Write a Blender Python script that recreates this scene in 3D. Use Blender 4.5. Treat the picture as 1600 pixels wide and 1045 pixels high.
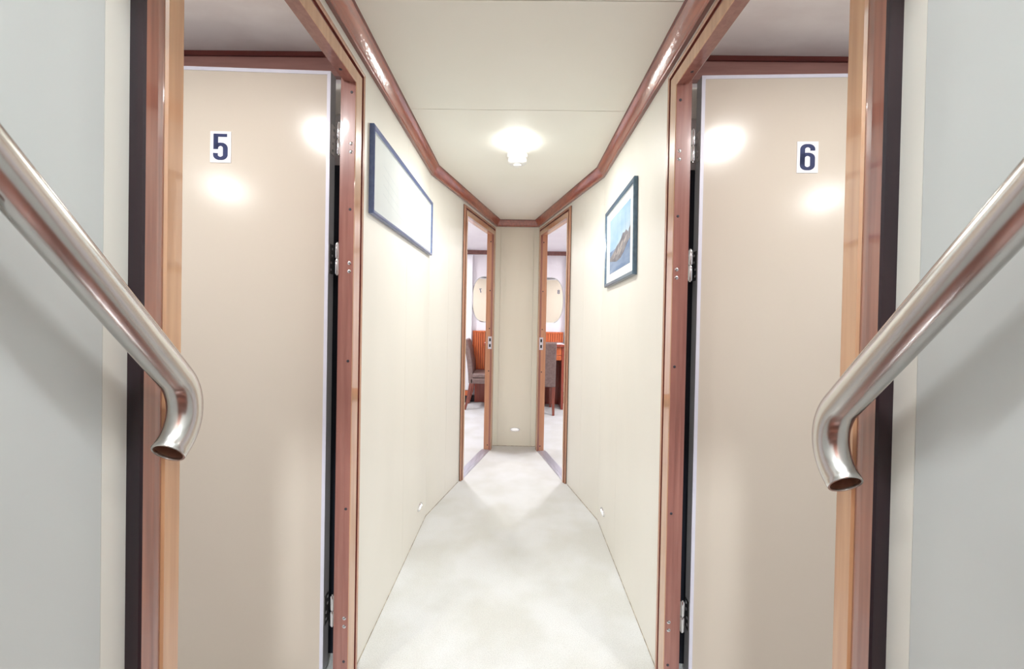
import bpy, bmesh, math, random
from mathutils import Vector, Matrix

# ------------------------------------------------------------------ clear
for o in list(bpy.data.objects):
    bpy.data.objects.remove(o, do_unlink=True)
S = bpy.context.scene
COL = S.collection
R = math.radians

# ------------------------------------------------------------------ camera
EYE = Vector((0.0155, 0.0, 1.18))
PITCH, ROLL, YAW, F_PX, PP_Y = -0.0106, 0.0185, -0.0136, 650.0, 502.14


def camera():
    c, s = math.cos(YAW), math.sin(YAW)
    x = Vector((c, -s, 0)); y = Vector((s, c, 0)); z = Vector((0, 0, 1))
    c, s = math.cos(PITCH), math.sin(PITCH)
    fwd = c * y + s * z
    up0 = -s * y + c * z
    c, s = math.cos(ROLL), math.sin(ROLL)
    right = c * x + s * up0
    up = -s * x + c * up0
    cd = bpy.data.cameras.new('camera')
    co = bpy.data.objects.new('camera', cd); COL.objects.link(co)
    m = Matrix((right, up, -fwd)).transposed().to_4x4()
    m.translation = EYE
    co.matrix_world = m
    cd.sensor_width = 36.0
    cd.lens = F_PX / 1600 * 36.0
    cd.shift_y = -(522.5 - PP_Y) / 1600
    cd.clip_start = 0.02
    S.camera = co


camera()

# ------------------------------------------------------------------ world + exposure
S.view_settings.view_transform = 'Standard'
S.view_settings.look = 'None'
S.view_settings.exposure = 0.58
S.view_settings.gamma = 1.0
S.view_settings.use_curve_mapping = False
S.cycles.max_bounces = 16
S.cycles.diffuse_bounces = 8
S.cycles.glossy_bounces = 6
w = bpy.data.worlds.new('world'); S.world = w; w.use_nodes = True
w.node_tree.nodes['Background'].inputs[0].default_value = (0.75, 0.85, 1.0, 1)
w.node_tree.nodes['Background'].inputs[1].default_value = 0.3

# lamp wattages
P_CORRIDOR, P_LOBBY, P_CABIN_NEAR, P_CABIN_FAR = 5.3, 44.0, 6.0, 14.0
GLOW = 28.0   # emission strength of the lit lamp glass
WARM = (1.0, 0.995, 0.955)
NEUTRAL = (1.0, 0.98, 0.975)
COOL = (0.90, 0.96, 1.0)
VIOLET = (0.97, 0.95, 1.0)

# ------------------------------------------------------------------ materials


def srgb(r, g, b):
    f = lambda v: (v / 255 / 12.92) if v / 255 <= 0.04045 else ((v / 255 + 0.055) / 1.055) ** 2.4
    return (f(r), f(g), f(b), 1)


def base(name):
    m = bpy.data.materials.new(name); m.use_nodes = True
    return m, m.node_tree, m.node_tree.nodes['Principled BSDF']


def mat(name, c1, c2=None, rough=0.5, metal=0.0, scale=(20, 20, 20), detail=3, coat=0.0, bump=0.0, bscale=None,
        spec=0.5, coat_rough=0.05, emit=None, strength=0.0, lo=0.35, hi=0.65):
    """procedural noise-mottled material, grain stretched by scale"""
    m, t, p = base(name)
    N, L = t.nodes, t.links
    tc = N.new('ShaderNodeTexCoord')
    mp = N.new('ShaderNodeMapping'); mp.inputs['Scale'].default_value = scale
    L.new(tc.outputs['Object'], mp.inputs[0])
    nz = N.new('ShaderNodeTexNoise'); nz.inputs['Scale'].default_value = 1.0; nz.inputs['Detail'].default_value = detail
    L.new(mp.outputs[0], nz.inputs['Vector'])
    if c2 is not None:
        cr = N.new('ShaderNodeValToRGB')
        cr.color_ramp.elements[0].position = lo; cr.color_ramp.elements[0].color = c1
        cr.color_ramp.elements[1].position = hi; cr.color_ramp.elements[1].color = c2
        L.new(nz.outputs[0], cr.inputs[0]); L.new(cr.outputs[0], p.inputs['Base Color'])
    else:
        p.inputs['Base Color'].default_value = c1
    p.inputs['Roughness'].default_value = rough
    p.inputs['Metallic'].default_value = metal
    p.inputs['Specular IOR Level'].default_value = spec
    p.inputs['Coat Weight'].default_value = coat
    p.inputs['Coat Roughness'].default_value = coat_rough
    if coat >= .9: p.inputs['Coat IOR'].default_value = 1.75
    if emit:
        p.inputs['Emission Color'].default_value = emit
        p.inputs['Emission Strength'].default_value = strength
    if bump:
        nb = N.new('ShaderNodeTexNoise'); nb.inputs['Scale'].default_value = 1.0; nb.inputs['Detail'].default_value = 4
        mb = N.new('ShaderNodeMapping'); mb.inputs['Scale'].default_value = bscale or scale
        L.new(tc.outputs['Object'], mb.inputs[0]); L.new(mb.outputs[0], nb.inputs['Vector'])
        b = N.new('ShaderNodeBump'); b.inputs['Strength'].default_value = bump; b.inputs['Distance'].default_value = 0.002
        L.new(nb.outputs[0], b.inputs['Height']); L.new(b.outputs[0], p.inputs['Normal'])
        if coat: L.new(b.outputs[0], p.inputs['Coat Normal'])
    return m


M = {}
M['wall'] = mat('cream_laminate', srgb(223, 221, 213), srgb(227, 225, 217), 0.42, scale=(3, 3, 1), spec=0.35)
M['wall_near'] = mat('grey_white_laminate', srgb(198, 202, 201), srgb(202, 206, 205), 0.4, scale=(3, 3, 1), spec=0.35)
M['end_wall'] = mat('end_laminate', srgb(238, 238, 226), srgb(241, 241, 229), 0.45, scale=(8, 8, 1), spec=0.35)
M['ceil'] = mat('ceiling_laminate', srgb(239, 238, 228), srgb(242, 241, 232), 0.5, scale=(2, 2, 2), spec=0.3)
M['cabin_ceil'] = mat('cabin_ceiling', srgb(234, 227, 225), srgb(246, 241, 239), 0.6, scale=(5, 9, 5), detail=5, spec=0.3)
M['cabin_wall'] = mat('cabin_white', srgb(232, 228, 232), srgb(236, 233, 236), 0.5, scale=(4, 4, 4), spec=0.3)
M['white'] = mat('white_gloss', srgb(240, 240, 244), srgb(244, 244, 247), 0.3, scale=(5, 5, 1))
M['void'] = mat('dark_void', srgb(40, 40, 50), srgb(50, 50, 60), 0.8)
M['navy_gap_strip'] = mat('dark_navy_strip', srgb(30, 34, 46), srgb(38, 42, 54), 0.6, scale=(8, 8, 2))
M['dirt'] = mat('skirting_joint', srgb(120, 108, 92), srgb(190, 180, 160), 0.8, scale=(30, 30, 30))
wood_s = (70, 70, 3.0)
M['wood_tan'] = mat('tan_lacquered_wood', srgb(180, 132, 96), srgb(198, 152, 114), 0.3, scale=wood_s, coat=0.9, bump=0.12, bscale=(25, 25, 8))
M['wood_red'] = mat('red_lacquered_wood', srgb(118, 62, 50), srgb(152, 92, 72), 0.3, scale=wood_s, coat=0.9, bump=0.12, bscale=(25, 25, 8))
M['wood_jamb'] = mat('jamb_wood', srgb(142, 90, 80), srgb(158, 106, 94), 0.3, scale=wood_s, coat=0.7, bump=0.1, bscale=(25, 25, 8))
M['wood_jamb_far'] = mat('far_jamb_wood', srgb(190, 136, 104), srgb(204, 150, 116), 0.3, scale=wood_s, coat=0.7)
M['groove'] = mat('casing_groove_wood', srgb(112, 50, 42), srgb(130, 64, 52), 0.3, scale=wood_s, coat=0.7)
M['wood_bead'] = mat('casing_bead_wood', srgb(170, 118, 92), srgb(186, 134, 106), 0.3, scale=wood_s, coat=0.9)
M['wood_dark'] = mat('near_black_wood', srgb(20, 6, 18), srgb(34, 11, 20), 0.5, scale=wood_s, coat=0.2)  # near-black wood for casing outer edges, cabin baseboards and plinths
M['crown'] = mat('crown_lacquered_wood', srgb(132, 54, 32), srgb(166, 80, 50), 0.3, scale=(60, 5, 60), coat=1.0, bump=0.35, bscale=(90, 70, 90), coat_rough=0.08)
M['crown_dark'] = mat('crown_lip_wood', srgb(112, 62, 56), srgb(130, 76, 68), 0.3, scale=(60, 5, 60), coat=0.8)
M['beam'] = mat('cabin_crown_wood', srgb(158, 112, 106), srgb(172, 126, 118), 0.35, scale=(5, 60, 60), coat=0.4)
M['beam_dark'] = mat('cabin_crown_lip', srgb(92, 36, 32), srgb(104, 44, 38), 0.4, scale=(5, 60, 60))
M['leaf'] = mat('cream_door_laminate', srgb(204, 193, 179), srgb(208, 198, 184), 0.18, scale=(1.5, 1.5, 1), spec=0.5)
M['edging'] = mat('pale_aluminium', srgb(214, 214, 228), srgb(222, 222, 234), 0.4, scale=(9, 9, 2))
M['leaf_side'] = mat('shaded_leaf_side', srgb(150, 150, 155), srgb(166, 166, 170), 0.45, metal=0.3, scale=(9, 9, 2))  # sides of the leaf edging; shade beside the jamb put into the grey
M['chrome'] = mat('chrome', srgb(225, 225, 228), None, 0.12, 1.0)
M['steel'] = mat('brushed_steel', srgb(205, 203, 200), srgb(222, 220, 216), 0.22, 1.0, scale=(2, 2, 2))
M['steel_in'] = mat('tube_bore', srgb(150, 112, 92), srgb(170, 130, 108), 0.45, 0.6)
M['plug'] = mat('dark_screw_plug', srgb(54, 48, 56), None, 0.5)
M['black'] = mat('black_hole', srgb(20, 18, 20), None, 0.8)
M['plate_white'] = mat('number_plate_white', srgb(246, 244, 250), None, 0.35)
M['navy'] = mat('navy_digit', srgb(26, 38, 84), srgb(30, 44, 92), 0.4)
M['frame_blue'] = mat('blue_picture_frame', srgb(82, 100, 146), srgb(98, 118, 162), 0.28, scale=(40, 4, 40), coat=0.6)
M['frame_teal'] = mat('teal_picture_frame', srgb(60, 92, 118), srgb(78, 110, 134), 0.28, scale=(40, 4, 40), coat=0.6)
M['frame_lip'] = mat('pale_frame_lip', srgb(206, 214, 222), None, 0.3, coat=0.4)
M['paper'] = mat('white_paper', srgb(222, 230, 233), srgb(228, 235, 237), 0.12, scale=(3, 3, 3), spec=0.6)
M['mount'] = mat('picture_mount', srgb(246, 246, 240), None, 0.4)
M['inkline'] = mat('grey_chart_ink', srgb(170, 182, 190), None, 0.5)
M['pic_sky'] = mat('printed_sky', srgb(148, 188, 220), srgb(196, 218, 236), 0.2, scale=(2, 2, 5))
M['pic_sea'] = mat('printed_sea', srgb(104, 132, 170), srgb(136, 160, 192), 0.2, scale=(4, 4, 18))
M['pic_rock'] = mat('printed_rock', srgb(84, 84, 94), srgb(134, 134, 140), 0.3, scale=(30, 30, 30))
M['pic_rock_light'] = mat('printed_rock_light', srgb(158, 152, 150), srgb(178, 170, 164), 0.3, scale=(40, 40, 40))
M['lamp_glass'] = mat('lit_lamp_glass', srgb(250, 250, 250), None, 0.4, emit=(1, 0.99, 0.95, 1), strength=GLOW)
M['plastic'] = mat('white_plastic', srgb(240, 240, 236), None, 0.4)
M['lens'] = mat('frosted_lens', srgb(248, 248, 250), None, 0.3, emit=(1, 1, 1, 1), strength=.25)
M['leather'] = mat('brown_grey_leather', srgb(112, 92, 88), srgb(128, 108, 102), 0.45, scale=(40, 40, 40), bump=0.2)
M['chair_wood'] = mat('chair_leg_wood', srgb(112, 54, 44), srgb(134, 70, 54), 0.35, scale=(50, 50, 4), coat=0.4)
M['desk_wood'] = mat('orange_desk_wood', srgb(186, 88, 46), srgb(208, 112, 62), 0.35, scale=(50, 50, 4), coat=0.4)
M['desk_red'] = mat('red_desk_wood', srgb(140, 58, 44), srgb(160, 72, 52), 0.35, scale=(50, 50, 4), coat=0.4)
M['alu'] = mat('threshold_aluminium', srgb(190, 192, 204), srgb(206, 208, 220), 0.3, 0.7, scale=(60, 4, 60))
M['mirror'] = mat('mirror_glass', (0.93, 0.94, 0.9, 1), None, 0.0, 1.0)
M['bevel_glass'] = mat('bevelled_mirror_rim', (0.7, 0.74, 0.7, 1), None, 0.08, 1.0)


def carpet():
    m, t, p = base('off_white_carpet')
    N, L = t.nodes, t.links
    tc = N.new('ShaderNodeTexCoord')
    a = N.new('ShaderNodeTexNoise'); a.inputs['Scale'].default_value = 3.5; a.inputs['Detail'].default_value = 3
    b = N.new('ShaderNodeTexNoise'); b.inputs['Scale'].default_value = 260; b.inputs['Detail'].default_value = 2
    L.new(tc.outputs['Object'], a.inputs['Vector']); L.new(tc.outputs['Object'], b.inputs['Vector'])
    r1 = N.new('ShaderNodeValToRGB')
    r1.color_ramp.elements[0].position = .38; r1.color_ramp.elements[0].color = srgb(201, 202, 198)
    r1.color_ramp.elements[1].position = .6; r1.color_ramp.elements[1].color = srgb(211, 213, 213)
    r2 = N.new('ShaderNodeValToRGB')
    r2.color_ramp.elements[0].position = .3; r2.color_ramp.elements[0].color = (.86, .86, .86, 1)
    r2.color_ramp.elements[1].position = .6; r2.color_ramp.elements[1].color = (1, 1, 1, 1)
    L.new(a.outputs[0], r1.inputs[0]); L.new(b.outputs[0], r2.inputs[0])
    mx = N.new('ShaderNodeMix'); mx.data_type = 'RGBA'; mx.blend_type = 'MULTIPLY'; mx.inputs[0].default_value = 1
    L.new(r1.outputs[0], mx.inputs[6]); L.new(r2.outputs[0], mx.inputs[7]); L.new(mx.outputs[2], p.inputs['Base Color'])
    bp = N.new('ShaderNodeBump'); bp.inputs['Strength'].default_value = .5; bp.inputs['Distance'].default_value = .003
    L.new(b.outputs[0], bp.inputs['Height']); L.new(bp.outputs[0], p.inputs['Normal'])
    p.inputs['Roughness'].default_value = .95
    p.inputs['Specular IOR Level'].default_value = .1
    p.inputs['Sheen Weight'].default_value = .3
    return m


M['carpet'] = carpet()

# ------------------------------------------------------------------ mesh helpers


class MB:
    """collects shapes, then links them as ONE mesh object"""
    def __init__(self):
        self.bm = bmesh.new(); self.mats = []

    def mi(self, m):
        if m not in self.mats: self.mats.append(m)
        return self.mats.index(m)

    def face(self, pts, m, smooth=False):
        vs = [self.bm.verts.new(p) for p in pts]
        f = self.bm.faces.new(vs); f.material_index = self.mi(m); f.smooth = smooth
        return f

    def box(self, x0, x1, y0, y1, z0, z1, m, T=None):
        P = [(x, y, z) for z in (z0, z1) for x, y in ((x0, y0), (x1, y0), (x1, y1), (x0, y1))]
        return self.hexa(P, m, T)

    def hexa(self, P, m, T=None):
        if T is not None: P = [T @ Vector(p) for p in P]
        v = [self.bm.verts.new(p) for p in P]
        k = self.mi(m); fs = []
        for q in ((0, 3, 2, 1), (4, 5, 6, 7), (0, 1, 5, 4), (1, 2, 6, 5), (2, 3, 7, 6), (3, 0, 4, 7)):
            f = self.bm.faces.new([v[i] for i in q]); f.material_index = k; fs.append(f)
        return fs

    def prism(self, plan, z0, z1, m):
        n = len(plan); k = self.mi(m)
        a = [self.bm.verts.new((x, y, z0)) for x, y in plan]
        b = [self.bm.verts.new((x, y, z1)) for x, y in plan]
        for q in [list(reversed(a)), b] + [[a[i], a[(i + 1) % n], b[(i + 1) % n], b[i]] for i in range(n)]:
            self.bm.faces.new(q).material_index = k

    def sweep(self, stations, mats, closed=True, caps=True, smooth=False):
        """stations: list of rings (lists of 3-D points); mats: material per ring segment (or one)"""
        rings = [[self.bm.verts.new(p) for p in st] for st in stations]
        n = len(rings[0])
        for a, b in zip(rings, rings[1:]):
            for i in range(n if closed else n - 1):
                j = (i + 1) % n
                f = self.bm.faces.new([a[i], a[j], b[j], b[i]])
                f.material_index = self.mi(mats if isinstance(mats, str) else mats[i]); f.smooth = smooth
        if caps:
            cm = mats if isinstance(mats, str) else mats[0]
            for r in (list(reversed(rings[0])), rings[-1]):
                self.bm.faces.new(r).material_index = self.mi(cm)

    def tube(self, path, rad, m, seg=24, caps=True):
        path = [Vector(p) for p in path]
        rads = rad if isinstance(rad, list) else [rad] * len(path)
        st = []; up = None
        for i, p in enumerate(path):
            t = (path[min(i + 1, len(path) - 1)] - path[max(i - 1, 0)]).normalized()
            if up is None:
                up = Vector((1, 0, 0)) if abs(t.x) < .9 else Vector((0, 0, 1))
            u = (up - t * up.dot(t)).normalized(); v = t.cross(u); up = u
            st.append([p + rads[i] * (math.cos(2 * math.pi * k / seg) * u + math.sin(2 * math.pi * k / seg) * v) for k in range(seg)])
        self.sweep(st, m, caps=caps, smooth=True)
        return st

    def lathe(self, prof, m, T=None, seg=40):
        """prof: (r, z) points, spun about z"""
        st = [[Vector((r * math.cos(2 * math.pi * k / seg), r * math.sin(2 * math.pi * k / seg), z)) for k in range(seg)] for r, z in prof]
        if T is not None: st = [[T @ p for p in s] for s in st]
        self.sweep(st, m, caps=True, smooth=True)

    def build(self, name, parent=None, bevel=0.0, segs=2, loc=None, split=35, sub=0):
        bmesh.ops.remove_doubles(self.bm, verts=self.bm.verts, dist=1e-6)
        bmesh.ops.recalc_face_normals(self.bm, faces=self.bm.faces)
        for e in self.bm.edges:
            if len(e.link_faces) == 2 and e.calc_face_angle(0) > R(split): e.smooth = False
        if loc is not None:
            bmesh.ops.translate(self.bm, verts=self.bm.verts, vec=-Vector(loc))
        me = bpy.data.meshes.new(name); self.bm.to_mesh(me); self.bm.free()
        for k in self.mats: me.materials.append(M[k])
        o = bpy.data.objects.new(name, me); COL.objects.link(o)
        if loc is not None: o.location = loc
        if parent is not None: o.parent = parent
        if bevel:
            b = o.modifiers.new('bevel', 'BEVEL'); b.width = bevel; b.segments = segs; b.limit_method = 'ANGLE'
            b.harden_normals = False
        return o


def empty(name, loc=(0, 0, 0), rotz=0.0):
    o = bpy.data.objects.new(name, None); COL.objects.link(o)
    o.location = loc; o.rotation_euler = (0, 0, rotz); o.empty_display_size = .1
    return o


def tag(o, label=None, cat=None, group=None, kind=None):
    if label: o['label'] = label
    if cat: o['category'] = cat
    if group: o['group'] = group
    if kind: o['kind'] = kind
    return o


def area(name, loc, size, power, color, parent=None, rot=(0, 0, 0), shape='DISK', size_y=None):
    d = bpy.data.lights.new(name, 'AREA'); d.shape = shape; d.size = size
    if size_y: d.size_y = size_y
    d.energy = power; d.color = color
    o = bpy.data.objects.new(name, d); COL.objects.link(o); o.location = loc; o.rotation_euler = rot
    if parent: o.parent = parent
    return o


# ------------------------------------------------------------------ dimensions (metres; x right, y forward, z up)
W = 0.505            # half width of the corridor
YC = 2.43            # where the walls turn inwards
XE, YE = 0.194, 3.795  # end wall half width and distance
YB = -1.7            # wall behind the camera
ZCR, ZCE = 2.0, 2.056  # crown moulding underside, ceiling
T = 0.045            # wall thickness
D_AB = Vector((-(XE - W) * -1, 0, 0))
LA = math.hypot(W - XE, YE - YC)
DIR = ((XE - W) / LA, (YE - YC) / LA)         # along the right angled wall (right side, x>0)
NOR = (DIR[1], -DIR[0])                        # outward normal of the right angled wall
DOOR_L, DOOR_R = (0.614, 1.257), (0.612, 1.280)                      # opening of doors 5 and 6 along y
DOOR_FAR = (0.585, 1.265)                       # opening of doors 7 and 8 along the angled wall
ZT_N, ZT_F = {-1: 1.88, 1: 1.897}, 1.902                                     # opening height
CW = 0.098                                     # casing width
YT = 1.43                                      # transverse wall between cabins
YF = 5.75                                      # forward wall of cabins 7 and 8
XO = 2.4
ZC2 = 2.09


def Xf(s, kind):
    """maps wall coordinates (a along the wall, n out of the wall into the corridor, z) to the world for side s"""
    if kind == 'near':
        return lambda a, n, z: Vector((s * (W - n), a, z))
    return lambda a, n, z: Vector((s * (W + DIR[0] * a - NOR[0] * n), YC + DIR[1] * a - NOR[1] * n, z))


# ------------------------------------------------------------------ floor and ceilings
b = MB(); b.box(-XO - .1, XO + .1, YB - .1, YF + .1, -.06, 0, 'carpet')
tag(b.build('floor'), kind='structure')

b = MB()
gap = .0015
for y0, y1 in ((0.1, 1.16), (1.16, 1.77), (1.77, YE + .05)):
    b.box(-W - .02, W + .02, y0 + gap, y1 - gap, ZCE, ZCE + .012, 'ceil')
b.box(-W - .02, W + .02, .1, YE + .05, ZCE + .016, ZCE + .03, 'void')
tag(b.build('ceiling'), kind='structure')
b = MB(); b.box(-W - T, W + T, YB, .14, 3.0, 3.04, 'ceil'); b.box(-W - T, W + T, .1, .14, ZCE + .031, 3.0, 'ceil')
tag(b.build('ceiling'), kind='structure')
for s, nm in ((-1, 'left'), (1, 'right')):
    b = MB()
    b.box(min(s * (W + .035), s * XO), max(s * (W + .035), s * XO), YB, YT, 2.062, 2.10, 'cabin_ceil')
    tag(b.build('ceiling'), kind='structure')
    b = MB()
    pl = [(s * .03, YE + .05), (s * .03, YF), (s * XO, YF), (s * XO, YT + .04), (s * (W + .06), YT + .04), (s * (W + .06), YC)]
    b.prism(pl, ZC2, ZC2 + .03, 'cabin_wall')
    tag(b.build('ceiling'), kind='structure')

# ------------------------------------------------------------------ walls
ta = math.tan((math.pi / 2 - math.atan2(DIR[1], -DIR[0])) / 2)
for s, nm in ((-1, 'left'), (1, 'right')):
    n0, n1 = DOOR_L if s < 0 else DOOR_R
    # near stretch beside the stair rails
    b = MB()
    b.box(*sorted((s * W, s * (W + T))), 0.1, 0.5145, 0, ZCE, 'wall_near')
    b.box(*sorted((s * W, s * (W + T))), YB, 0.1, 0, 3.0, 'wall_near')
    b.box(*sorted((s * (W), s * (W + T))), 0.515, n0 - .02, 0, ZCE, 'wall')
    tag(b.build('wall_near_' + nm), kind='structure')
    # corridor stretch: beyond the door and over it
    b = MB()
    b.box(*sorted((s * W, s * (W + T))), n0 - .02, n1 + .05, ZT_N[s] + .04, ZCE, 'wall')
    yj = 1.93 if s < 0 else 2.02
    b.box(*sorted((s * W, s * (W + T))), n1 + .05, yj, 0, ZCE, 'wall')
    f = Xf(s, 'near'); g = Xf(s, 'far')
    e = T * ta
    b.prism([(s * W, yj + .001), (s * W, YC), (s * (W + T), YC + e), (s * (W + T), yj + .001)], 0, ZCE, 'wall')
    tag(b.build('wall_' + nm), kind='structure')
    # angled stretch with the second door
    b = MB()
    a0, a1 = DOOR_FAR

    def seg(u0, u1, z0, z1, lo0=0., lo1=0.):
        q = [g(u0, 0, 0), g(u1, 0, 0), g(u1 + lo1, -T, 0), g(u0 + lo0, -T, 0)]
        b.prism([(p.x, p.y) for p in q], z0, z1, 'wall')
    seg(0, .29, 0, ZCE, e, 0); seg(.291, a0 - .02, 0, ZCE)
    seg(a0 - .02, a1 + .02, ZT_F + .04, ZCE)
    seg(a1 + .02, LA, 0, ZCE)
    tag(b.build('wall_angled_' + nm), kind='structure')
    # cabin walls: transverse, outer, forward
    b = MB(); b.box(*sorted((s * (W + T), s * XO)), YT, YT + .05, 0, ZC2, 'cabin_wall'); tag(b.build('wall_cabin_' + nm), kind='structure')
    b = MB(); b.box(*sorted((s * XO, s * (XO + .05))), YB, YF, 0, ZC2, 'cabin_wall'); tag(b.build('wall_outer_' + nm), kind='structure')
    # crown of the cabin beside the open door
    b = MB()
    b.sweep([[Vector((s * x, y, z)) for y, z in ((YT, 1.985), (YT - .022, 1.985), (YT - .022, 2.046), (YT - .03, 2.046), (YT - .03, 2.0615), (YT, 2.0615))] for x in (W + T, XO)],
            ['beam', 'beam', 'beam_dark', 'beam_dark', 'beam_dark', 'beam'])
    tag(b.build('trim_1' if s < 0 else 'trim_2'), kind='structure')
    # crown and base rail of the far cabin
    b = MB()
    b.box(*sorted((s * .03, s * XO)), YF - .03, YF, 2.035, ZC2 - .001, 'crown_dark')
    tag(b.build('trim_3' if s < 0 else 'trim_4'), kind='structure')
    b = MB(); b.box(*sorted((s * .03, s * XO)), YF - .015, YF, 0, .09, 'wood_dark')
    tag(b.build('baseboard_cabin_' + nm), kind='structure')

b = MB(); b.box(-XO, XO, YF, YF + .05, 0, ZC2, 'cabin_wall'); tag(b.build('wall_front'), kind='structure')
b = MB(); b.box(-.03, .03, YE + T, YF, 0, ZC2, 'cabin_wall'); tag(b.build('wall_partition'), kind='structure')
b = MB(); b.box(-XO, XO, YB - .05, YB, 0, 3.04, 'wall_near'); tag(b.build('wall_back'), kind='structure')
b = MB()
b.prism([(-.150, YE), (.150, YE), (.150, YE + T), (-.150, YE + T)], 0, ZCE, 'end_wall')
for s in (-1, 1):
    b.prism([(s * .1512, YE), (s * XE, YE), (s * (XE + .02), YE + T), (s * .1512, YE + T)], 0, ZCE, 'end_wall')
b.box(-.16, .16, YE + T * .6, YE + T, 0, ZCE, 'end_wall')
tag(b.build('wall_end'), kind='structure')

# ------------------------------------------------------------------ crown moulding and floor joint, one piece per wall stretch
PATH = [(-W, .1), (-W, YC), (-XE, YE), (XE, YE), (W, YC), (W, .1)]


def offs(i, d):
    """path vertex i moved d into the corridor, mitred"""
    p = Vector(PATH[i])

    def nrm(j):
        t = (Vector(PATH[j + 1]) - Vector(PATH[j])).normalized()
        return Vector((t.y, -t.x))
    if i == 0: return p + nrm(0) * d
    if i == len(PATH) - 1: return p + nrm(i - 1) * d
    n1, n2 = nrm(i - 1), nrm(i)
    m = (n1 + n2).normalized()
    return p + m * (d / m.dot(n1))


CROWN = [(0, 2.0), (.013, 2.0), (.013, 2.007), (.017, 2.010), (.021, 2.0195), (.0275, 2.0315), (.035, 2.0435), (.043, 2.0505), (.044, 2.0535), (.049, 2.0555), (0, 2.0555)]
CM = ['crown_dark', 'crown', 'crown'] + ['crown'] * 4 + ['crown_dark'] * 3 + ['crown_dark']
for k, nm in enumerate(['left', 'left_angled', 'end', 'right_angled', 'right']):
    b = MB()
    st = []
    for i in (k, k + 1):
        st.append([Vector((*offs(i, d), z)) for d, z in CROWN])
    b.sweep(st, CM, smooth=True)
    o = b.build('trim_' + str(5 + k), split=28)
    tag(o, kind='structure')
    b = MB()
    segs = [(0, 1)]
    for u0, u1 in ({0: [(0, .0), (.0, 1)]}.get(k) or [(0, 1)]):
        pass
    p0, p1 = offs(k, 0), offs(k + 1, 0)
    L = (p1 - p0).length; t = (p1 - p0) / L; n = Vector((t.y, -t.x))
    n0, n1 = DOOR_L if k < 2 else DOOR_R
    if k in (0,): rng = [(.33, n0 - .07 - .1), (n1 + CW - .1 + .002, L)]
    elif k == 4: rng = [(0, YC - n1 - CW - .002), (YC - n0 + .07, L - .33)]
    elif k == 1: rng = [(0, DOOR_FAR[0] - .062)]
    elif k == 3: rng = [(LA - DOOR_FAR[0] + .062, L)]
    else: rng = [(0, L)]
    for u0, u1 in rng:
        q = [p0 + t * u0, p0 + t * u1, p0 + t * u1 + n * .0015, p0 + t * u0 + n * .0015]
        b.prism([(v.x, v.y) for v in q], 0, .0035, 'dirt')
    tag(b.build('baseboard_' + nm), kind='structure')

# ------------------------------------------------------------------ digits on door plates


def ribbon(b, pts, m, y=0., sx=1., ox=0., oz=0., closed=False):
    n = len(pts)
    L_, R_ = [], []
    for i, p in enumerate(pts):
        q0 = pts[(i - 1) % n] if closed else pts[max(i - 1, 0)]
        q1 = pts[(i + 1) % n] if closed else pts[min(i + 1, n - 1)]
        tx, ty = q1[0] - q0[0], q1[1] - q0[1]; l = math.hypot(tx, ty); tx /= l; ty /= l
        h = .062 + .03 * abs(ty)
        L_.append((p[0] - ty * h, p[1] + tx * h)); R_.append((p[0] + ty * h, p[1] - tx * h))
    P = lambda c: (ox + c[0] * sx, y, oz + c[1] * sx)
    for i in range(n if closed else n - 1):
        j = (i + 1) % n
        b.face([P(L_[i]), P(L_[j]), P(R_[j]), P(R_[i])], m)


def arc(cx, cz, rx, rz, a0, a1, n=14):
    return [(cx + rx * math.cos(R(a0 + (a1 - a0) * i / n)), cz + rz * math.sin(R(a0 + (a1 - a0) * i / n))) for i in range(n + 1)]


def digit(b, d, h, ox, oz, y):
    rect = lambda x0, x1, z0, z1: b.face([(ox + x * h, y, oz + z * h) for x, z in ((x0, z0), (x1, z0), (x1, z1), (x0, z1))], 'navy')
    rb = lambda pts, closed=False: ribbon(b, pts, 'navy', y, h, ox, oz, closed)
    if d == 5:
        rect(.015, .53, .88, 1); rect(.015, .195, .41, .885)
        rb([(.10, .265)] + arc(.28, .20, .185, .137, 180, 360) + arc(.285, .45, .18, .15, 0, 165))
    if d == 6:
        rb(arc(.28, .20, .185, .137, 180, 360) + arc(.28, .47, .185, .137, 0, 180), True)
        rb([(.095, .2), (.095, .78)] + arc(.28, .80, .185, .137, 180, 0) + [(.465, .745)])
    if d == 8:
        rb(arc(.28, .20, .185, .137, 180, 360) + arc(.28, .35, .185, .145, 0, 180), True)
        rb(arc(.28, .65, .175, .145, 180, 360) + arc(.28, .80, .175, .137, 0, 180), True)
    if d == 7:
        rect(.0, .55, .87, 1)
        for (l0, r0, z0), (l1, r1, z1) in zip([(.365, .55, .87), (.27, .46, .62), (.17, .365, .35), (.115, .31, .0)], [(.27, .46, .62), (.17, .365, .35), (.115, .31, .0)]):
            b.face([(ox + x * h, y, oz + z * h) for x, z in ((l0, z0), (r0, z0), (r1, z1), (l1, z1))], 'navy')


# ------------------------------------------------------------------ doors
CAS = [(0, 0), (0, .018), (.002, .020), (.047, .020), (.050, .018), (.051, .006), (.069, .007), (.071, .016), (.080, .018), (.094, .012), (.098, .004), (.098, 0)]
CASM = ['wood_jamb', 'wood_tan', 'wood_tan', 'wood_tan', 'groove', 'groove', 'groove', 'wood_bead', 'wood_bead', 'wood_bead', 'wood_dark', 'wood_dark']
CASN = [(0, 0), (0, .018), (.002, .020), (.028, .020), (.031, .017), (.033, .018), (.036, .019), (.045, .020), (.055, .020), (.063, .020), (.066, .018), (.066, 0)]
CASNM = ['wood_jamb', 'wood_tan', 'wood_tan', 'wood_tan', 'wood_red', 'wood_red', 'wood_red', 'wood_red', 'wood_red', 'wood_dark', 'wood_dark', 'wood_dark']


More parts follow.
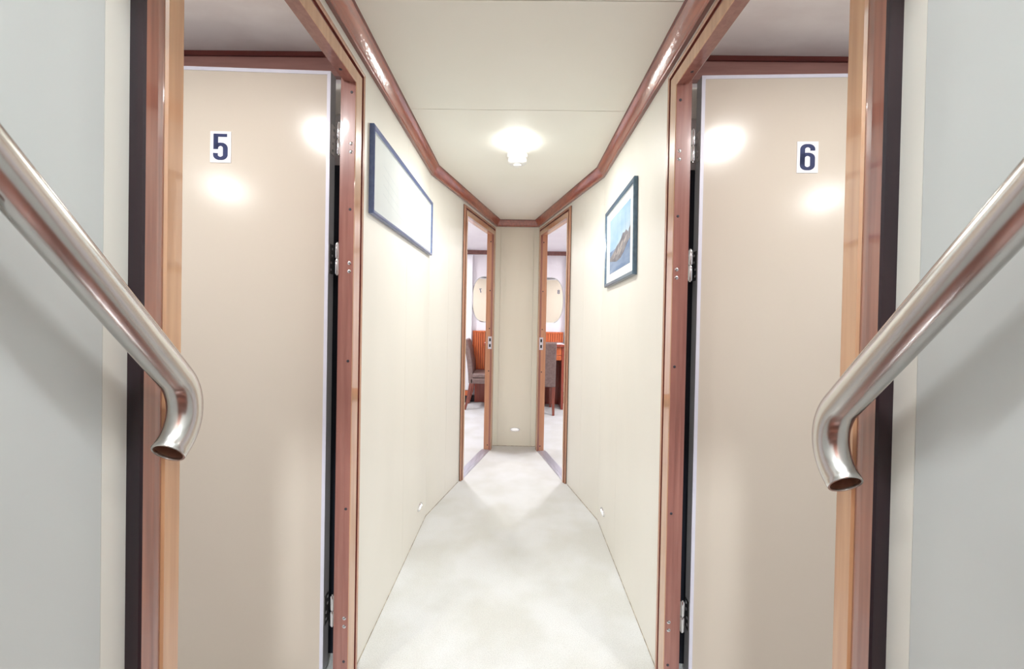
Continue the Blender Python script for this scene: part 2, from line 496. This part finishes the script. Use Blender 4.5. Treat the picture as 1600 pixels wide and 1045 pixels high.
def leaf(parent, loc, rotz, side, d, w=.66, z0=.015, z1=1.952, th=.042):
    """door leaf; x = right as seen from its numbered face, y = into the leaf"""
    x0, x1 = (-w, 0) if side < 0 else (0, w)
    b = MB(); b.box(x0 + .004, x1 - .004, .0015, th - .0015, z0 + .004, z1 - .004, 'leaf')
    o = b.build('leaf', parent); o.location = loc; o.rotation_euler = (0, 0, rotz)
    o['label'] = ('cream door leaf with a white plate reading %d' if d < 7 else 'cream door leaf with a dark number %d') % d
    e = .011
    b = MB()
    for X0, X1, Z0, Z1 in ((x0, x0 + e, z0, z1), (x1 - e, x1, z0, z1), (x0 + e, x1 - e, z1 - e, z1), (x0 + e, x1 - e, z0, z0 + e)):
        b.box(X0, X1, 0, .002, Z0, Z1, 'edging')
    hx = x1 if side < 0 else x0
    for X0, X1, Z0, Z1 in ((x0, x0 + .004, z0, z1), (x1 - .004, x1, z0, z1), (x0 + .004, x1 - .004, z1 - .004, z1), (x0 + .004, x1 - .004, z0, z0 + .004)):
        b.box(X0, X1, .002, th, Z0, Z1, 'leaf_side')
    b.build('edging', o)
    cx = side * {5: .341, 6: .330, 7: .30, 8: .385}[d]
    pw, ph, pz = .064, .098, 1.652
    b = MB()
    if d < 7: b.box(cx - pw / 2, cx + pw / 2, -.0006, .0014, pz, pz + ph, 'plate_white')
    digit(b, d, .083, cx - .0235, pz + .0075, -.0009 if d < 7 else .0012)
    b.build('number_plate' if d < 7 else 'number', o)
    # lever handle near the free edge
    fx = side * (w - .05)
    b = MB()
    b.box(fx - .018, fx + .018, -.008, .0014, .93, 1.13, 'steel')
    b.tube([(fx, 0, 1.06), (fx, -.045, 1.06), (fx - side * .012, -.052, 1.06), (fx - side * .11, -.052, 1.06)], .008, 'steel', 12)
    b.build('handle', o)
    return o, hx


def screw(parent, p, axis, r, kind):
    b = MB()
    Tm = Matrix.Translation(p) @ axis.to_track_quat('Z', 'Y').to_matrix().to_4x4()
    b.lathe([(r, -.001), (r, .0006), (r * .8, .0014), (r * .3, .0016), (.0001, .0016)], kind, Tm, 16)
    if kind == 'chrome': b.box(-r * .7, r * .7, -r * .12, r * .12, .0015, .0019, 'black', Tm)
    return b.build('screw', parent)


def hinge(parent, z, p, s, h=.1):
    """barrel of two knuckles, a plate to the jamb"""
    b = MB()
    for q0, q1 in ((z - h / 2, z - .0015), (z + .0015, z + h / 2)):
        b.tube([(p[0], p[1], q0), (p[0], p[1], q0 + .004), (p[0], p[1], q1 - .004), (p[0], p[1], q1)], [.0055, .0072, .0072, .0055], 'chrome', 16)
    b.tube([(p[0], p[1], z - h / 2 - .003), (p[0], p[1], z + h / 2 + .003)], .003, 'steel', 10)
    b.box(*sorted((p[0], p[0] - s * .02)), p[1] + .004, p[1] + .007, z - h / 2, z + h / 2 - .02, 'steel')
    return b.build('hinge', parent, split=50)


def door(idx, s, kind, d, label):
    f = Xf(s, kind)
    a0, a1 = (DOOR_L if s < 0 else DOOR_R) if kind == 'near' else DOOR_FAR
    ZT = ZT_N[s] if kind == 'near' else ZT_F
    org = f((a0 + a1) / 2, 0, 0)
    root = empty('door_%d' % idx); root.location = org
    tag(root, label, 'door', kind='structure')
    inv = Matrix.Translation(-org)

    def fin(o):
        if o.parent is root: o.matrix_parent_inverse = inv
        return o
    near = kind == 'near'
    CN, CNM = (CASN, CASNM) if near else ([(o * .44, n) for o, n in CAS], CASM)
    CF = CAS if near else [(o * .64, n) for o, n in CAS]
    H = [(o * (.80 if near else .76), n) for o, n in CAS]
    # near upright, header, far upright: each a mitred sweep, together one casing
    b = MB()
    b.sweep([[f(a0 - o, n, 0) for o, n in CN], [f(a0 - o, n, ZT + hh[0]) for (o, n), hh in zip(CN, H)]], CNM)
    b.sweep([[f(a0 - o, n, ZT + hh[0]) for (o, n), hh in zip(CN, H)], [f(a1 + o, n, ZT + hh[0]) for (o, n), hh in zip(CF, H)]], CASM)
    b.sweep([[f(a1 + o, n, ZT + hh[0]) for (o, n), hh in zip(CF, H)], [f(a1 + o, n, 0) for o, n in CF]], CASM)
    fin(b.build('casing', root))
    # rebated jamb lining
    dj = -.02 if near else -T
    J = [(0, 0), (.0045, 0), (.006, -.002), (.006, dj), (.045, dj), (.045, -T - .001), (.052, -T - .001), (.052, 0)] if near else [(0, 0), (0, -.018), (.006, -.018), (.006, dj), (.05, dj), (.05, 0)]
    b = MB()
    jm = 'wood_jamb' if near else 'wood_jamb_far'
    b.sweep([[f(a0 - o * .4, n, 0) for o, n in J], [f(a0 - o * .4, n, ZT + o) for o, n in J], [f(a1 + o, n, ZT + o) for o, n in J], [f(a1 + o, n, 0) for o, n in J]], jm)
    fin(b.build('jamb', root))
    ax = -(f(1, 0, 0) - f(0, 0, 0)).normalized()
    if near:
        zs = [(1.85, 'plug'), (1.497, 'plug'), (1.037, 'plug'), (.585, 'plug'), (.115, 'plug')]
        for zc in (1.683, 1.322, .236):
            zs += [(zc + .0125, 'chrome'), (zc - .0125, 'chrome')]
        for z, k in zs:
            fin(screw(root, f(a1, .0065, z), ax, .0042 if k == 'plug' else .0056, k))
        fin(screw(root, f(a1 - .065, .0, ZT), Vector((0, 0, -1)), .0045, 'plug'))
        for z in (1.742, 1.357, .215):
            fin(hinge(root, z, (s * .570, 1.336 if s < 0 else 1.354), s))
        o, hx = leaf(root, (0, 0, 0), 0, s, d, z1=1.952 if s < 0 else 1.962)
        o.matrix_parent_inverse = inv
        o.location = (s * (.594 if s < 0 else .590), 1.324 if s < 0 else 1.344, 0); o.rotation_euler = (0, 0, R(-2.4 * s))
        for z in (1.742, 1.357, .215):
            b = MB()
            b.box(*sorted((0, -s * .0016)), .006, .036, z - .048, z + .048, 'steel')
            for dz in (-.034, -.012, .012, .034):
                b.box(*sorted((-s * .0012, -s * .0024)), .016 + .01 * (dz > 0), .023 + .01 * (dz > 0), z + dz - .0035, z + dz + .0035, 'leaf_side')
            b.build('hinge_plate', o)
    else:
        for z in (1.84, 1.41, .70, 1.075, .045):
            fin(screw(root, f(a1, -.009, z), ax, .0055, 'plug'))
        # strike plate with its two latch holes
        b = MB()
        def pl(n0, n1, z0, z1, t0, t1, m):
            q = [f(a1 - t0, n0, z0), f(a1 - t0, n1, z0), f(a1 - t1, n1, z0), f(a1 - t1, n0, z0)]
            b.hexa(q + [v + Vector((0, 0, z1 - z0)) for v in q], m)
        pl(-.019, .014, .895, 1.005, -.001, .0015, 'edging')
        pl(-.009, .006, .963, .990, .001, .002, 'black'); pl(-.009, .006, .912, .939, .001, .002, 'black')
        fin(b.build('strike_plate', root))
        # threshold
        b = MB()
        q = [f(a0, .016, 0), f(a1, .016, 0), f(a1, -T - .02, 0), f(a0, -T - .02, 0)]
        q2 = [f(a0, .010, 0), f(a1, .010, 0), f(a1, -T - .014, 0), f(a0, -T - .014, 0)]
        b.hexa(q + [v + Vector((0, 0, .004)) for v in q2], 'alu')
        q = [f(a0, -.012, .004), f(a1, -.012, .004), f(a1, -.016, .004), f(a0, -.016, .004)]
        b.hexa(q + [v + Vector((0, 0, .002)) for v in q], 'alu')
        fin(b.build('threshold', root))
        o, hx = leaf(root, (0, 0, 0), 0, -s, d)
        o.matrix_parent_inverse = inv
        p = f(a0 - .03, -T - .012, 0)
        ang = math.atan2(NOR[1], NOR[0])
        o.location = (p.x + s * .012, p.y + .06, 0)
        o.rotation_euler = (0, 0, math.pi + s * (ang + R(0)))
    return root


door(1, -1, 'near', 5, 'open cabin door numbered 5 in a lacquered wood frame, left side')
door(2, 1, 'near', 6, 'open cabin door numbered 6 in a lacquered wood frame, right side')
door(3, -1, 'far', 7, 'open far left doorway with wood frame, strike plate and metal threshold')
door(4, 1, 'far', 8, 'open far right doorway with wood frame, strike plate and metal threshold')

steps = empty('staircase', (0, -.1, 0)); tag(steps, 'steep brown wooden stair rising behind the viewpoint between the handrails', 'stairs')
b = MB()
for k in range(5):
    y1 = .42 - .185 * k
    y0 = YB + .001 if k == 4 else y1 - .185
    b.box(-W + .004, W - .004, y0, y1 - .02, .205 * k + .001, .205 * (k + 1) - .03, 'wood_red')
    b.box(-W + .004, W - .004, y0, y1, .205 * (k + 1) - .03, .205 * (k + 1), 'wood_red')
o = b.build('treads', steps); o.matrix_parent_inverse = Matrix.Translation((0, .1, 0))
root = door_back = empty('door_5', (0, YB, 1.026)); tag(root, 'unseen brown wooden door added behind the viewpoint for the rail reflections', 'door', kind='structure')  # unseen door added so the steel rails reflect something brown
b = MB(); b.box(-.38, .38, 0, .03, .01, 1.95, 'wood_red'); b.build('leaf', root, bevel=.004)
b = MB()
for x0, x1, z0, z1 in ((-.45, -.385, 0, 2.02), (.385, .45, 0, 2.02), (-.385, .385, 1.955, 2.02)): b.box(x0, x1, 0, .04, z0, z1, 'wood_red')
b.build('casing', root, bevel=.003)
b = MB(); b.tube([(-.32, .03, 1.0), (-.32, .075, 1.0), (-.31, .085, 1.0), (-.21, .085, 1.0)], .009, 'steel', 14); b.build('handle', root)

# ------------------------------------------------------------------ stair rails


def stair_rail(s, dz, label):
    root = empty('handrail', (s * W, .35, 1.2))
    inv = Matrix.Translation((-s * W, -.35, -1.2))
    tag(root, label, 'handrail', 'stainless stair handrails')
    x = s * .44; r = .0205
    # straight run down towards the doors, then a hook back under itself
    rb, ang = .067, R(-48)
    end = Vector((x, .543, .998 + dz))
    A = Vector((x, end.y + .074 * rb, end.z + 1.411 * rb))
    d = Vector((0, math.cos(ang), math.sin(ang)))
    C0 = A + rb * Vector((0, math.sin(ang), -math.cos(ang)))
    top = A - d * 1.15
    pts = [top + (A - top) * t for t in (0, .3, .6, .85, 1)]
    for i in range(1, 15):
        t = ang + math.pi / 2 - R(90) * i / 14
        pts.append(C0 + rb * Vector((0, math.cos(t), math.sin(t))))
    d2 = Vector((0, math.cos(ang - R(90)), math.sin(ang - R(90))))
    pts.append(pts[-1] + d2 * .006)
    b = MB()
    st = b.tube(pts, r, 'steel', 40, caps=False)
    # rolled lip and the bore of the open end
    a = st[-1]; c = sum((Vector(p) for p in a), Vector()) / len(a)
    ring = lambda k, back: [c + (Vector(p) - c) * k - d2 * back for p in a]
    b.sweep([a, [c + (Vector(p) - c) * .97 + d2 * .0012 for p in a], ring(.86, -.0012), ring(.84, .001), ring(.84, .018)], ['steel'] * 40, caps=False, smooth=True)
    b.sweep([ring(.838, .002), ring(.838, .016)], 'steel_in', caps=False, smooth=True)
    b.face(ring(.838, .016), 'steel_in')
    a = st[0]; b.face(a, 'steel')
    o = b.build('rail_tube', root, split=50); o.matrix_parent_inverse = inv
    for y in (.350 if s < 0 else .30, -.22):
        z = top.z + (y - top.y) * d.z / d.y
        b = MB()
        b.tube([(x, y, z - .018), (x + s * .004, y, z - .045), (x + s * .02, y, z - .058), (s * W, y, z - .058)], .007, 'steel', 14)
        b.tube([(s * (W - .006), y, z - .058), (s * W, y, z - .058)], .028, 'steel', 28)
        o = b.build('bracket', root, split=50); o.matrix_parent_inverse = inv


stair_rail(-1, 0, 'stainless steel stair handrail on the left wall by door 5')
stair_rail(1, -.02, 'stainless steel stair handrail on the right wall by door 6')

# ------------------------------------------------------------------ pictures


def picture(s, y0, y1, z0, z1, fm, label, tilt, chart):
    cy, cz = (y0 + y1) / 2, (z0 + z1) / 2
    root = empty('framed_picture', (s * W, cy, cz)); tag(root, label, 'picture')
    root.rotation_euler = (R(tilt), 0, 0)
    hw, hh = (y1 - y0) / 2, (z1 - z0) / 2
    fw = .017 if chart else .022
    P = lambda a, n, z: Vector((-s * n, a, z))
    prof = [(0, 0), (0, .015), (.004, .018), (fw - .004, .015), (fw, .011), (fw, .0)]   # inwards, proud
    corners = [(-1, -1), (1, -1), (1, 1), (-1, 1), (-1, -1)]
    b = MB()
    b.sweep([[P(cx * (hw - i), n + .0006, cz_ * (hh - i)) for i, n in prof] for cx, cz_ in corners], [fm, fm, fm, fm, 'frame_lip', fm], caps=False)
    b.build('frame', root)
    b = MB(); b.box(*sorted((-s * .001, -s * .007)), -hw + fw - .002, hw - fw + .002, -hh + fw - .002, hh - fw + .002, 'paper' if chart else 'mount')
    b.build('backing', root) if not chart else None
    if chart:
        # faint hull lines drawn on the sheet
        rnd = random.Random(4)
        for k in range(4):
            zz = .055 - .035 * k
            pts = [(-.36 + .72 * i / 24, zz - .035 * math.sin(math.pi * i / 24) - .02 * i / 24) for i in range(25)]
            for p, q in zip(pts, pts[1:]):
                b.face([P(p[0], .0074, p[1]), P(q[0], .0074, q[1]), P(q[0], .0074, q[1] + .0016), P(p[0], .0074, p[1] + .0016)], 'inkline')
        for k in range(5):
            yv = -.3 + .13 * k
            b.face([P(yv, .0074, -.07), P(yv + .0014, .0074, -.07), P(yv + .0014, .0074, .06), P(yv, .0074, .06)], 'inkline')
        b.build('chart_sheet', root)
    else:
        b = MB()
        pw, pz0, pz1 = .2, -.143, .140
        q = lambda a0, a1, c0, c1, n, m: b.face([P(a0, n, c0), P(a1, n, c0), P(a1, n, c1), P(a0, n, c1)], m)
        q(-pw, pw, -.028, pz1, .0075, 'pic_sky'); q(-pw, pw, pz0, -.028, .0075, 'pic_sea')
        # rocky headland rising to the near side; a runs from near (-) to far (+)
        rock = [(-.2, -.03), (-.2, .022), (-.175, .012), (-.165, -.0), (-.13, .02), (-.10, .012), (-.07, .018), (-.04, -.002), (0, -.014), (.05, -.022), (.09, -.036), (.13, -.044), (.2, -.062), (.2, -.075), (.12, -.086), (.05, -.098), (-.03, -.092), (-.10, -.07), (-.15, -.045)]
        f = b.face([P(a, .0078, c) for a, c in rock], 'pic_rock')
        for k, (a, c) in enumerate(((-.12, -.02), (-.05, -.03), (.02, -.05), (.09, -.06), (-.02, -.06))):
            b.face([P(a + .03 * math.cos(t) * (1 + .3 * math.sin(3 * t + k)), .0080, c + .009 * math.sin(t) - .012 * math.cos(t)) for t in [i * math.pi / 5 for i in range(10)]], 'pic_rock_light')
        for a in (-.12, -.05, .03):
            q(a, a + .0015, -.0, .12, .0079, 'pic_sea')
        b.build('print', root)
    return root


picture(-1, 1.428, 2.412, 1.528, 1.836, 'frame_blue', 'long blue framed white ship chart on the left wall', -.1, True)
picture(1, 1.735, 2.30, 1.357, 1.768, 'frame_teal', 'teal framed sea photograph with a rocky headland on the right wall', -1.8, False)

# ------------------------------------------------------------------ wall step lights


def step_light(loc, rotz, label):
    root = empty('step_light', loc, rotz); tag(root, label, 'wall light', 'low oval step lights')
    n = 28; hw, hh = .045, .017
    pt = lambda k, s_, y: Vector((hw * s_ * math.copysign(abs(math.cos(k)) ** .8, math.cos(k)), y, hh * s_ * math.sin(k)))
    ks = [2 * math.pi * i / n for i in range(n)]
    b = MB()
    b.sweep([[pt(k, 1, 0) for k in ks], [pt(k, 1, -.004) for k in ks], [pt(k, .93, -.007) for k in ks], [pt(k, .74, -.007) for k in ks], [pt(k, .70, -.003) for k in ks]], 'chrome', smooth=False)
    b.build('bezel', root)
    b = MB()
    b.sweep([[pt(k, .70, -.002) for k in ks], [pt(k, .70, -.005) for k in ks], [pt(k, .5, -.0075) for k in ks]], 'lens', smooth=True)
    b.build('lens', root)


step_light((-W, 2.265, .130), R(90), 'small oval chrome step light low on the left wall')
step_light((W, 2.285, .118), R(-90), 'small oval chrome step light low on the right wall')
step_light((.008, YE, .153), 0, 'small oval chrome step light low on the end wall')

# ------------------------------------------------------------------ ceiling lamp, smoke detector, further ceiling lamps


def ceiling_lamp(loc, r, power, color, label, group=None, size=None):
    root = empty('ceiling_lamp', loc); tag(root, label, 'ceiling lamp', group)
    b = MB(); b.lathe([(r * .92, 0), (r * .92, -.003), (r * .86, -.004)], 'plastic'); b.build('rim', root, split=50)
    b = MB(); b.lathe([(r * .97, -.003), (r * .97, -.010), (r * .88, -.017), (r * .5, -.023), (.001, -.025)], 'lamp_glass'); b.build('diffuser', root, split=60)
    area('lamp_light', (0, 0, -.029), size or r * 1.7, power, color, root)


ceiling_lamp((-.004, 2.085, ZCE), .080, P_CORRIDOR, WARM, 'round lit ceiling lamp in front of the smoke detector')
ceiling_lamp((0, -.75, 3.0), .10, P_LOBBY, COOL, 'unseen round ceiling lamp added to light the near walls from behind the viewpoint')  # unseen lamp added to brighten the near walls, ceiling and floor
for s in (-1, 1):
    sd = 'left' if s < 0 else 'right'
    n = '5' if s < 0 else '6'
    ceiling_lamp((s * (.86 if s < 0 else .92), .62, 2.062), .08, P_CABIN_NEAR, NEUTRAL, 'ceiling lamp of the %s cabin just inside door %s' % (sd, n))
    ceiling_lamp((s * (1.9 if s < 0 else 1.98), -.35, 2.062), .08, P_CABIN_NEAR, NEUTRAL, 'ceiling lamp deep inside the %s cabin behind door %s' % (sd, n))
    n = '7' if s < 0 else '8'
    ceiling_lamp((s * 1.2, 4.6, ZC2), .12, P_CABIN_FAR, VIOLET, 'ceiling lamp over the %s far cabin' % sd)
    ceiling_lamp((s * .75, 3.9, ZC2), .10, P_CABIN_FAR * .5, VIOLET, 'ceiling lamp just inside the %s far doorway' % sd)

for s, nm in ((-1, '10'), (1, '11')):
    b = MB(); b.box(*sorted((s * (W + T + .001), s * .66)), YT - .004, YT, 0, 1.69, 'navy_gap_strip')  # dark strip added on the cabin wall to darken the gap behind the leaf
    tag(b.build('trim_' + nm), kind='structure')
root = empty('smoke_detector', (-.002, 2.255, ZCE)); tag(root, 'white round smoke detector hanging just beyond the ceiling lamp', 'smoke detector')
b = MB(); b.lathe([(.058, 0), (.058, -.014), (.054, -.020), (.052, -.022)], 'plastic'); b.build('base', root, split=40)
b = MB(); b.lathe([(.050, -.022), (.052, -.030), (.050, -.044), (.040, -.052), (.022, -.054), (.020, -.060), (.012, -.064), (.001, -.065)], 'plastic'); b.build('sensor_head', root, split=40)

# ------------------------------------------------------------------ mirrors in the far cabins


def mirror(s, label):
    root = empty('oval_mirror', (s * (.43 if s < 0 else .45), YF, 1.418)); tag(root, label, 'mirror')
    n = 64; hw, hh = .188, .318
    pw = .72
    def pt(k, q, y):
        c, s_ = math.cos(k), math.sin(k)
        return Vector((q * hw * math.copysign(abs(c) ** pw, c) if True else 0, y, q * hh * math.copysign(abs(s_) ** .86, s_)))
    ks = [2 * math.pi * (i + .5) / n for i in range(n)]
    b = MB()
    b.sweep([[pt(k, 1, 0) for k in ks], [pt(k, 1, -.005) for k in ks], [pt(k, .965, -.009) for k in ks]], 'bevel_glass', caps=False)
    b.build('bevelled_rim', root)
    b = MB(); b.face([pt(k, .965, -.009) for k in ks], 'mirror'); b.build('mirror_glass', root)


mirror(-1, 'oval wall mirror in the left far cabin reflecting the door numbered 7')
mirror(1, 'oval wall mirror in the right far cabin reflecting the door numbered 8')

# ------------------------------------------------------------------ far cabin furniture


def desk(s, label, x_in, x_out):
    root = empty('writing_desk', (s * (x_in + x_out) / 2, YF, 0)); tag(root, label, 'desk')
    inv = Matrix.Translation((-s * (x_in + x_out) / 2, -YF, 0))
    yb, yf = YF - .035, 5.33

    def bx(bb, x0, x1, y0, y1, z0, z1, m):
        bb.box(*sorted((s * x0, s * x1)), y0, y1, z0, z1, m)
    b = MB(); bx(b, x_in, x_out - .02, yf, yb, .812, .842, 'white'); bx(b, x_in, x_out - .018, yf - .012, yf, .808, .844, 'desk_red')
    o = b.build('worktop', root, bevel=.003); o.matrix_parent_inverse = inv
    if s > 0:
        b = MB(); bx(b, x_out - .055, x_out - .025, yf + .02, yb, .001, .812, 'desk_red')
        o = b.build('side_panel', root); o.matrix_parent_inverse = inv
    b = MB(); bx(b, x_in, x_out - .055, YF - .06, YF - .036, .001, .812, 'desk_red')
    o = b.build('back_panel', root); o.matrix_parent_inverse = inv
    for k, (xa, xb) in enumerate(((x_in + .005, (x_in + x_out - .055) / 2 - .003), ((x_in + x_out - .055) / 2 + .003, x_out - .06))):
        b = MB(); bx(b, xa, xb, yf + .012, yf + .03, .70, .806, 'desk_wood'); bx(b, xa, xb, yf + .012, yf + .03, .635, .695, 'desk_wood')
        bx(b, xa + .01, xb - .01, yf + .03, yf + .34, .64, .80, 'desk_red')
        o = b.build('drawer', root, bevel=.002); o.matrix_parent_inverse = inv
        b = MB(); c = s * (xa + xb) / 2; b.tube([(c, yf + .012, .75), (c, yf - .006, .75)], .009, 'steel', 14)
        k_ = b.build('knob', o)


def slat_panel(s, x0, x1, z0, label):
    root = empty('slatted_panel', (s * (x0 + x1) / 2, YF, 0)); tag(root, label, 'wall panel')
    inv = Matrix.Translation((-s * (x0 + x1) / 2, -YF, 0))
    b = MB()
    n = int((x1 - x0 - .04) / .030)
    wdt = (x1 - x0 - .04) / n
    for i in range(n):
        xa = x0 + .02 + wdt * i
        b.box(*sorted((s * (xa + .003), s * (xa + wdt - .003))), YF - .030, YF - .018, z0, .962, 'desk_wood')
    b.box(*sorted((s * x0, s * x1)), YF - .018, YF - .0155, z0, .982, 'desk_red')
    o = b.build('slats', root, bevel=.003); o.matrix_parent_inverse = inv
    b = MB()
    b.box(*sorted((s * x0, s * x1)), YF - .035, YF - .0155, .962, .985, 'desk_wood')
    b.box(*sorted((s * (x1 - .02), s * x1)), YF - .034, YF - .0155, z0, .962, 'desk_wood')
    o = b.build('frame', root, bevel=.002); o.matrix_parent_inverse = inv
    if s < 0:
        b = MB(); b.box(-.56, -.04, YF - .030, YF - .0155, .001, .459, 'desk_red')
        o = b.build('lower_board', root); o.matrix_parent_inverse = inv


slat_panel(-1, .04, .60, .46, 'orange slatted wood panel on the wall behind the chair, left far cabin')
slat_panel(1, .04, .645, .845, 'orange slatted wood upstand behind the desk, right far cabin')
desk(1, 'red wood writing desk with drawers under the right far mirror', .045, .645)
desk(-1, 'red wood writing desk beside the side-on chair, left far cabin', .045, .43)


def wardrobe(s, x0, label):
    root = empty('wardrobe', (s * (x0 + .3), YF, 0)); tag(root, label, 'wardrobe')
    inv = Matrix.Translation((-s * (x0 + .3), -YF, 0))
    yf = YF - .10
    b = MB(); b.box(*sorted((s * x0, s * (x0 + .7))), yf + .02, YF - .0155, .17, 2.02, 'white'); o = b.build('body', root); o.matrix_parent_inverse = inv
    for k in range(2):
        b = MB()
        xa = x0 + .002 + k * .35
        b.box(*sorted((s * xa, s * (xa + .346))), yf, yf + .018, .175, 2.0, 'white')
        b.box(*sorted((s * (xa + .03), s * (xa + .316))), yf - .004, yf, .21, 1.96, 'white')
        o = b.build('door', root, bevel=.003); o.matrix_parent_inverse = inv
    b = MB(); b.box(*sorted((s * x0, s * (x0 + .7))), yf - .002, YF - .0155, .10, .168, 'desk_wood'); b.box(*sorted((s * (x0 + .01), s * (x0 + .7))), yf + .01, YF - .0155, 0.001, .10, 'wood_dark')
    o = b.build('plinth', root); o.matrix_parent_inverse = inv


wardrobe(-1, .61, 'white panelled wardrobe behind the chair, left far cabin')
wardrobe(1, .66, 'white panelled wardrobe at the desk side, right far cabin')


def chair(loc, rotz, label):
    root = empty('dining_chair', loc, rotz); tag(root, label, 'chair')
    b = MB(); b.box(-.215, .215, -.19, .23, .335, .40, 'leather'); b.build('seat_frame', root, bevel=.008)
    b = MB(); b.box(-.21, .21, -.175, .235, .40, .462, 'leather'); b.build('seat', root, bevel=.022, segs=4)
    b = MB()
    st = []
    for z, y, h in ((.335, -.185, .026), (.45, -.19, .030), (.60, -.205, .031), (.75, -.232, .030), (.86, -.262, .026), (.885, -.268, .018)):
        st.append([Vector((-.215, y - h, z)), Vector((.215, y - h, z)), Vector((.215, y + h, z)), Vector((-.215, y + h, z))])
    b.sweep(st, 'leather'); b.build('backrest', root, bevel=.010, segs=3)
    for sx in (-1, 1):
        for sy, y0, y1 in ((-1, -.185, -.255), (1, .205, .215)):
            b = MB()
            r0, r1 = .021, .014
            q = [Vector((sx * .19 + dx * r1, y1 + dy * r1, .001)) for dx, dy in ((-1, -1), (1, -1), (1, 1), (-1, 1))]
            p = [Vector((sx * .19 + dx * r0, y0 + dy * r0, .336)) for dx, dy in ((-1, -1), (1, -1), (1, 1), (-1, 1))]
            m = [Vector((sx * .19 + dx * .018, (y0 * .62 + y1 * .38) + dy * .018, .17)) for dx, dy in ((-1, -1), (1, -1), (1, 1), (-1, 1))]
            b.sweep([q, m, p], 'chair_wood'); b.build('leg', root, bevel=.003)


chair((-.375, 5.42, 0), R(-90), 'brown leather chair seen side-on through the left far doorway')
chair((.275, 5.27, 0), R(0), 'brown leather chair seen from behind through the right far doorway')

# ------------------------------------------------------------------ white cover plates beside the open doors
for s, n in ((-1, 5), (1, 6)):
    b = MB(); b.box(*sorted((s * .575, s * .66)), YT - .012, YT, 1.86, 1.965, 'plastic')
    tag(b.build('cover_plate', loc=(s * .62, YT, 1.91), bevel=.002), 'small white cover plate behind the top hinge of the door numbered %s' % {5: 'five', 6: 'six'}[n], 'cover plate')
